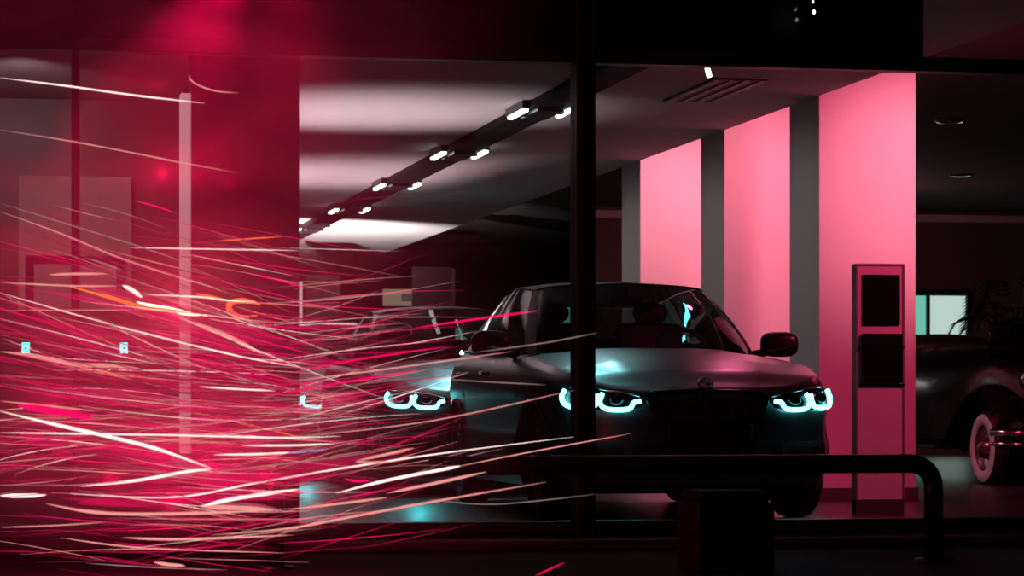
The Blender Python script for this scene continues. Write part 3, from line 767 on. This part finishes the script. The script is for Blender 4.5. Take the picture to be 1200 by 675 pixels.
STREAKS = [
 ([(0, 91), (80, 101), (160, 112), (240, 121)], 1.9, 'white', 'long pale light streak under the crimson plume, topmost across the dark post'),
 ([(0, 152), (80, 165), (150, 178), (210, 190), (280, 203)], 1.2, 'salmon', 'thin light streak sloping down across the top half of the pale post'),
 ([(222, 87), (224, 94), (235, 101), (255, 107), (280, 109)], 1.6, 'salmon', 'small hook-shaped light streak high above the pale post'),
 ([(0, 248), (67, 272), (140, 302), (187, 318), (230, 332)], 1.4, 'salmon', 'thin light streak crossing the pale wall panel low to the dark post'),
 ([(0, 238), (90, 266), (167, 290), (230, 312)], 1.2, 'grey', 'thin grey light streak crossing the pale wall panel'),
 ([(100, 302), (122, 309), (143, 317)], 1.8, 'grey', 'short grey light streak ending beside the pale wall panel'),
 ([(80, 335), (133, 350), (167, 360), (203, 364.5), (240, 370)], 5.0, 'orange', 'thick orange curved light streak with the hottest glow at the pale post'),
 ([(160, 354), (185, 360), (203, 363.5), (218, 367), (242, 370)], 5, 'hot', 'white-hot streak core burning at the pale post'),
 ([(143, 334), (155, 340), (167, 349)], 5.0, 'white', 'stubby white light streak above the orange curved one'),
 ([(57, 322), (90, 321), (127, 321)], 3.0, 'salmon', 'flat salmon light streak across the dark post'),
 ([(213, 374), (253, 388), (285, 403), (310, 416)], 5.0, 'salmon', 'broad salmon light streak running down from the pale post below the orange ring'),
 ([(167, 345), (233, 348), (267, 352), (300, 354)], 1.6, 'white', 'thin white light streak leading into the orange ring'),
 ([(228, 344), (250, 348), (268, 353)], 2.4, 'orange', 'short orange light streak touching the orange ring'),
 ([(306, 358), (296, 354), (280, 352.5), (269, 356), (270, 365), (283, 371), (303, 369.5)], 6.5, 'orange', 'orange ring-shaped light streak beside the pale post'),
 ([(0, 364), (100, 363.5), (205, 363)], 1.2, 'salmon', 'level thin light streak under the pale wall panel'),
 ([(0, 343), (100, 372), (187, 395), (283, 418), (350, 430)], 1.9, 'white', 'long white light streak sloping under the orange ring'),
 ([(0, 412), (40, 417), (87, 427), (133, 429), (165, 432)], 5.0, 'salmon', 'broad salmon light streak below the cyan lamp farther from the post'),
 ([(20, 410), (80, 426), (133, 438), (200, 446)], 2.0, 'orange', 'orange light streak beneath the broad salmon one by the cyan lamps'),
 ([(150, 412), (200, 412.5), (253, 412)], 1.3, 'grey', 'level grey light streak next to the cyan lamp nearer the post'),
 ([(293, 321), (325, 328), (360, 338)], 2.2, 'magenta', 'magenta light streak above the orange ring on the dark panel'),
 ([(157, 235), (180, 241), (207, 250)], 2.2, 'magenta', 'magenta light streak beside the upper pale post'),
 ([(150, 290), (250, 292), (350, 293.5)], 1.3, 'white', 'level white light streak across post and dark panel'),
 ([(253, 283), (290, 280), (333, 277)], 1.5, 'orange', 'faint orange light streak high on the dark panel'),
 ([(0, 331), (83, 335), (140, 335)], 1.8, 'salmon', 'salmon light streak just above the orange curved one at the pale wall panel'),
 ([(0, 482), (67, 498), (133, 513), (187, 527), (248, 549)], 4.0, 'white', 'bright white light streak diving to the sharp bend under the pale post'),
 ([(248, 550), (217, 553), (160, 563), (95, 570)], 3.4, 'white', 'bright white light streak doubling back from the sharp bend'),
 ([(0, 507), (67, 508), (200, 510), (330, 513), (400, 511)], 1.8, 'white', 'long level white light streak across the foot of the pale post'),
 ([(110, 505), (233, 498), (317, 486), (378, 479)], 1.5, 'grey', 'rising grey light streak ending at the farthest headlight'),
 ([(283, 522), (340, 522), (393, 520)], 2.0, 'white', 'short level white light streak below the farthest headlight'),
 ([(250, 533), (310, 532), (345, 530)], 2.6, 'white', 'white end of a flat light streak leading to a blue tip'),
 ([(335, 531), (360, 529), (384, 526.5)], 2.6, 'blue', 'bluish tip of a flat light streak under the farthest headlight'),
 ([(0, 568), (100, 568), (253, 553), (400, 535), (470, 524)], 1.5, 'grey', 'long grey light streak curving up under the second headlight'),
 ([(60, 577), (200, 583), (300, 566), (400, 549), (520, 531), (673, 512)], 2.0, 'white', 'longest white light streak sweeping up from the street to the mullion'),
 ([(0, 581), (28, 581), (54, 580)], 5.0, 'white', 'short thick white light streak at the lower edge of the haze'),
 ([(53, 590), (117, 601), (213, 602), (320, 598)], 3.6, 'salmon', 'salmon light streak bowing low over the pavement'),
 ([(352, 573), (283, 583), (236, 593)], 4.5, 'white', 'thick pale light streak falling back to a lower bend'),
 ([(232, 593), (270, 595), (320, 597)], 5.5, 'salmon', 'thick salmon light streak running on from the lower bend'),
 ([(247, 627), (333, 620), (400, 608), (507, 588), (640, 565)], 2.6, 'salmon', 'long salmon light streak rising past the cyan floor reflections'),
 ([(143, 630), (213, 632), (343, 627)], 3.0, 'salmon', 'salmon light streak lying low before the sill'),
 ([(70, 630), (167, 642), (333, 648)], 1.7, 'salmon', 'lowest long thin light streak over the dark pavement'),
 ([(180, 659), (200, 662), (217, 663)], 4.0, 'salmon', 'short salmon light dash near the pavement'),
 ([(0, 618), (60, 616), (123, 612)], 1.4, 'salmon', 'thin salmon light streak low at the frame edge'),
 ([(100, 660), (180, 665), (267, 668)], 1.3, 'grey', 'grey light streak grazing the dark pavement'),
 ([(213, 480), (300, 500), (363, 515)], 1.5, 'orange', 'thin orange light streak crossing down past the post foot'),
 ([(0, 470), (60, 476), (113, 482)], 2.0, 'salmon', 'salmon light streak above the broad magenta band'),
 ([(233, 453), (280, 456), (323, 458)], 1.8, 'white', 'short white light streak between orange ring and farthest headlight'),
 ([(20, 475), (65, 482), (112, 491)], 9.0, 'magenta', 'broad magenta light band below the cyan lamps'),
 ([(340, 437), (415, 422), (525, 406)], 2.2, 'magenta', 'magenta light streak rising across the flank of the second car'),
 ([(300, 466), (410, 447), (490, 434)], 2.6, 'magenta', 'magenta light streak just over the headlight of the second car'),
 ([(482, 385), (565, 373), (632, 364)], 2.4, 'magenta', 'magenta light streak across the windshield of the second car'),
 ([(340, 447), (450, 433), (600, 412)], 1.6, 'salmon', 'salmon light streak crossing both dark car flanks'),
 ([(557, 413), (637, 402), (700, 390)], 1.2, 'grey', 'thin grey light streak across the nearest windshield pillar'),
 ([(340, 354), (415, 347), (485, 343)], 1.1, 'grey', 'thin grey light streak above the roof of the second car'),
 ([(512, 444), (580, 448), (640, 451)], 1.1, 'grey', 'thin grey light streak on the nearest car flank'),
 ([(394, 578), (453, 563), (520, 550), (540, 546)], 3.4, 'white', 'thick white light streak over the floor reflection of the second car'),
 ([(530, 548), (620, 530), (740, 508)], 1.3, 'salmon', 'thin light streak trailing on across the mullion'),
 ([(453, 578), (507, 567), (570, 553)], 3.6, 'salmon', 'tapered salmon light streak left of the pipe rail'),
 ([(485, 525), (455, 532), (418, 540)], 3.0, 'salmon', 'upper arm of the small zigzag light streak below the second headlight'),
 ([(416, 541), (436, 542), (460, 541)], 3.0, 'salmon', 'lower arm of the small zigzag light streak below the second headlight'),
 ([(340, 597), (400, 590), (455, 583)], 2.8, 'salmon', 'salmon light streak crossing the cyan floor reflection of the farthest car'),
 ([(500, 585), (580, 591), (700, 579)], 1.0, 'grey', 'faint grey light streak sagging under the pipe rail'),
 ([(340, 513), (507, 493), (673, 457)], 1.2, 'salmon', 'faint light streak rising to the left headlight of the nearest car'),
 ([(627, 675), (642, 668), (662, 659)], 1.6, 'magenta', 'small magenta light streak low before the mullion'),
 ([(403, 561), (418, 564), (435, 563)], 3.0, 'magenta', 'small magenta light dash above the cyan floor reflection'),
 ([(95, 330), (150, 350), (205, 366), (270, 382), (330, 400)], 20, 'band', 'wide magenta light band glowing behind the orange curved streak'),
 ([(60, 342), (130, 356), (190, 372), (230, 380)], 9, 'band', 'magenta light band under the orange curved streak'),
 ([(190, 378), (240, 392), (290, 420)], 12, 'band', 'magenta light band beneath the broad salmon streak at the pale post'),
 ([(20, 505), (60, 522), (88, 540)], 13, 'band', 'wide magenta light band falling toward the pavement near the frame edge'),
 ([(120, 520), (190, 540), (260, 556), (330, 560)], 26, 'band', 'widest magenta light band around the sharp bend'),
 ([(90, 590), (170, 584), (260, 578), (340, 584)], 20, 'band', 'wide magenta light band over the lower bend'),
 ([(200, 536), (225, 546), (262, 556)], 13, 'pband', 'wide pink light band at the sharp bend'),
 ([(225, 600), (275, 594), (330, 598)], 10, 'pband', 'wide pink light band at the lower bend'),
]
for pts, wv, mk, lab in STREAKS:
    d0 = random.uniform(10.2, 11.6); d1 = d0 + random.uniform(-.7, .7)
    mb = MB(); streak_mesh(mb, pts, wv, d0, d1)
    o = mb.build('light_streak', ST[mk]); o['label'] = lab.replace(' left of ', ' beside ').replace('the left headlight', 'the headlight behind the mullion'); o['category'] = 'light streak'; o['group'] = 'light streaks hanging in the red haze'
# the uncountable fine ones
mb = MB(); keys = ['dim', 'magenta', 'salmon', 'grey', 'soft', 'white']
def flow(x, y):
    up_ = .30 * max(0, min(1, (500 - y) / 160)); 
    s = up_ if x < 320 else up_ * max(-.2, 1 - (x - 320) / 60) - .17 * min(1, (x - 320) / 90) * (1 if y > 380 else .1)
    if y > 520: s = .10 * math.sin(x * .012 + y * .02) - .14 * max(0, min(1, (x - 200) / 160))
    return s
for k in range(760):
    band = random.random()
    if band < .60: x, y = random.uniform(-60, 240), random.gauss(450, 105)
    elif band < .9: x, y = random.uniform(100, 360), random.gauss(475, 85)
    else: x, y = random.uniform(300, 540), random.gauss(490, 70)
    if y < 215 or y > 668: continue
    L = random.uniform(60, 290); m = 5; p = []
    jit = random.gauss(0, .085); cx, cy = x, y
    s0 = flow(x + L / 2, y) + jit; cv = random.gauss(0, .035)
    for j in range(m):
        p.append((cx, cy)); st_ = L / (m - 1); cy += st_ * (s0 + cv * (j - 1.5)); cx += st_
    if cx > 620: continue
    mk = random.choices(keys, [34, 30, 20, 5, 5, 6])[0]
    wv = {'dim': random.uniform(.6, 1.8), 'magenta': random.uniform(.5, 1.3), 'salmon': random.uniform(.3, .9), 'grey': random.uniform(.4, .8), 'soft': random.uniform(4, 11), 'white': random.uniform(.35, .8)}[mk]
    d0 = random.uniform(10.4, 12.6)
    streak_mesh(mb, p, wv, d0, d0 + random.uniform(-.5, .5), keys.index(mk), 6, 5, 2)
o = mb.build('fine_light_streaks', [ST[k] for k in keys]); o['kind'] = 'stuff'; o['label'] = 'dense mass of fine red and pink light streaks in the haze'; o['category'] = 'light streaks'

# ------------------------------------------------------------------ red haze
def haze():
    x0, x1, y0, y1, z0, z1 = -1.2, 2.35, 9.6, 13.3, .005, 3.1
    m = bpy.data.materials.new('haze'); m.use_nodes = True; nt = m.node_tree; nt.nodes.clear()
    N = nt.nodes.new; Lk = nt.links.new
    o = N('ShaderNodeOutputMaterial'); vs = N('ShaderNodeVolumeScatter'); Lk(vs.outputs[0], o.inputs['Volume'])
    vs.inputs['Color'].default_value = (.9, .9, .9, 1); vs.inputs['Anisotropy'].default_value = 0
    tc = N('ShaderNodeTexCoord'); mp = N('ShaderNodeMapping'); mp.inputs['Scale'].default_value = (.75, .9, 1.5); Lk(tc.outputs['Object'], mp.inputs[0])
    n = N('ShaderNodeTexNoise'); n.inputs['Scale'].default_value = 1.35; n.inputs['Detail'].default_value = 2.5; n.inputs['Distortion'].default_value = .9
    Lk(mp.outputs[0], n.inputs['Vector'])
    rp = N('ShaderNodeMapRange'); rp.inputs[1].default_value = .42; rp.inputs[2].default_value = .72; rp.inputs[3].default_value = .05; rp.inputs[4].default_value = 1
    Lk(n.outputs['Fac'], rp.inputs[0])
    # fade towards the sides of the cloud
    g = N('ShaderNodeSeparateXYZ'); Lk(tc.outputs['Generated'], g.inputs[0])
    def fade(out, a, b, c, d):
        r1 = N('ShaderNodeMapRange'); r1.interpolation_type = 'SMOOTHSTEP'; r1.inputs[1].default_value = a; r1.inputs[2].default_value = b; Lk(out, r1.inputs[0])
        r2 = N('ShaderNodeMapRange'); r2.interpolation_type = 'SMOOTHSTEP'; r2.inputs[1].default_value = d; r2.inputs[2].default_value = c; Lk(out, r2.inputs[0])
        mu = N('ShaderNodeMath'); mu.operation = 'MULTIPLY'; Lk(r1.outputs[0], mu.inputs[0]); Lk(r2.outputs[0], mu.inputs[1]); return mu.outputs[0]
    fx = fade(g.outputs[0], 0, .1, .62, 1.0); fy = fade(g.outputs[1], 0, .2, .8, 1); fz = fade(g.outputs[2], .02, .15, .85, 1)
    cur = rp.outputs[0]
    for f in (fx, fy, fz):
        mu = N('ShaderNodeMath'); mu.operation = 'MULTIPLY'; Lk(cur, mu.inputs[0]); Lk(f, mu.inputs[1]); cur = mu.outputs[0]
    mu = N('ShaderNodeMath'); mu.operation = 'MULTIPLY'; Lk(cur, mu.inputs[0]); mu.inputs[1].default_value = .46; Lk(mu.outputs[0], vs.inputs['Density'])
    ob = MB().box(x0, x1, y0, y1, z0, z1).build('haze', m); ob['kind'] = 'stuff'; ob['label'] = 'red-lit haze drifting in front of the glass'; ob['category'] = 'haze'
haze()
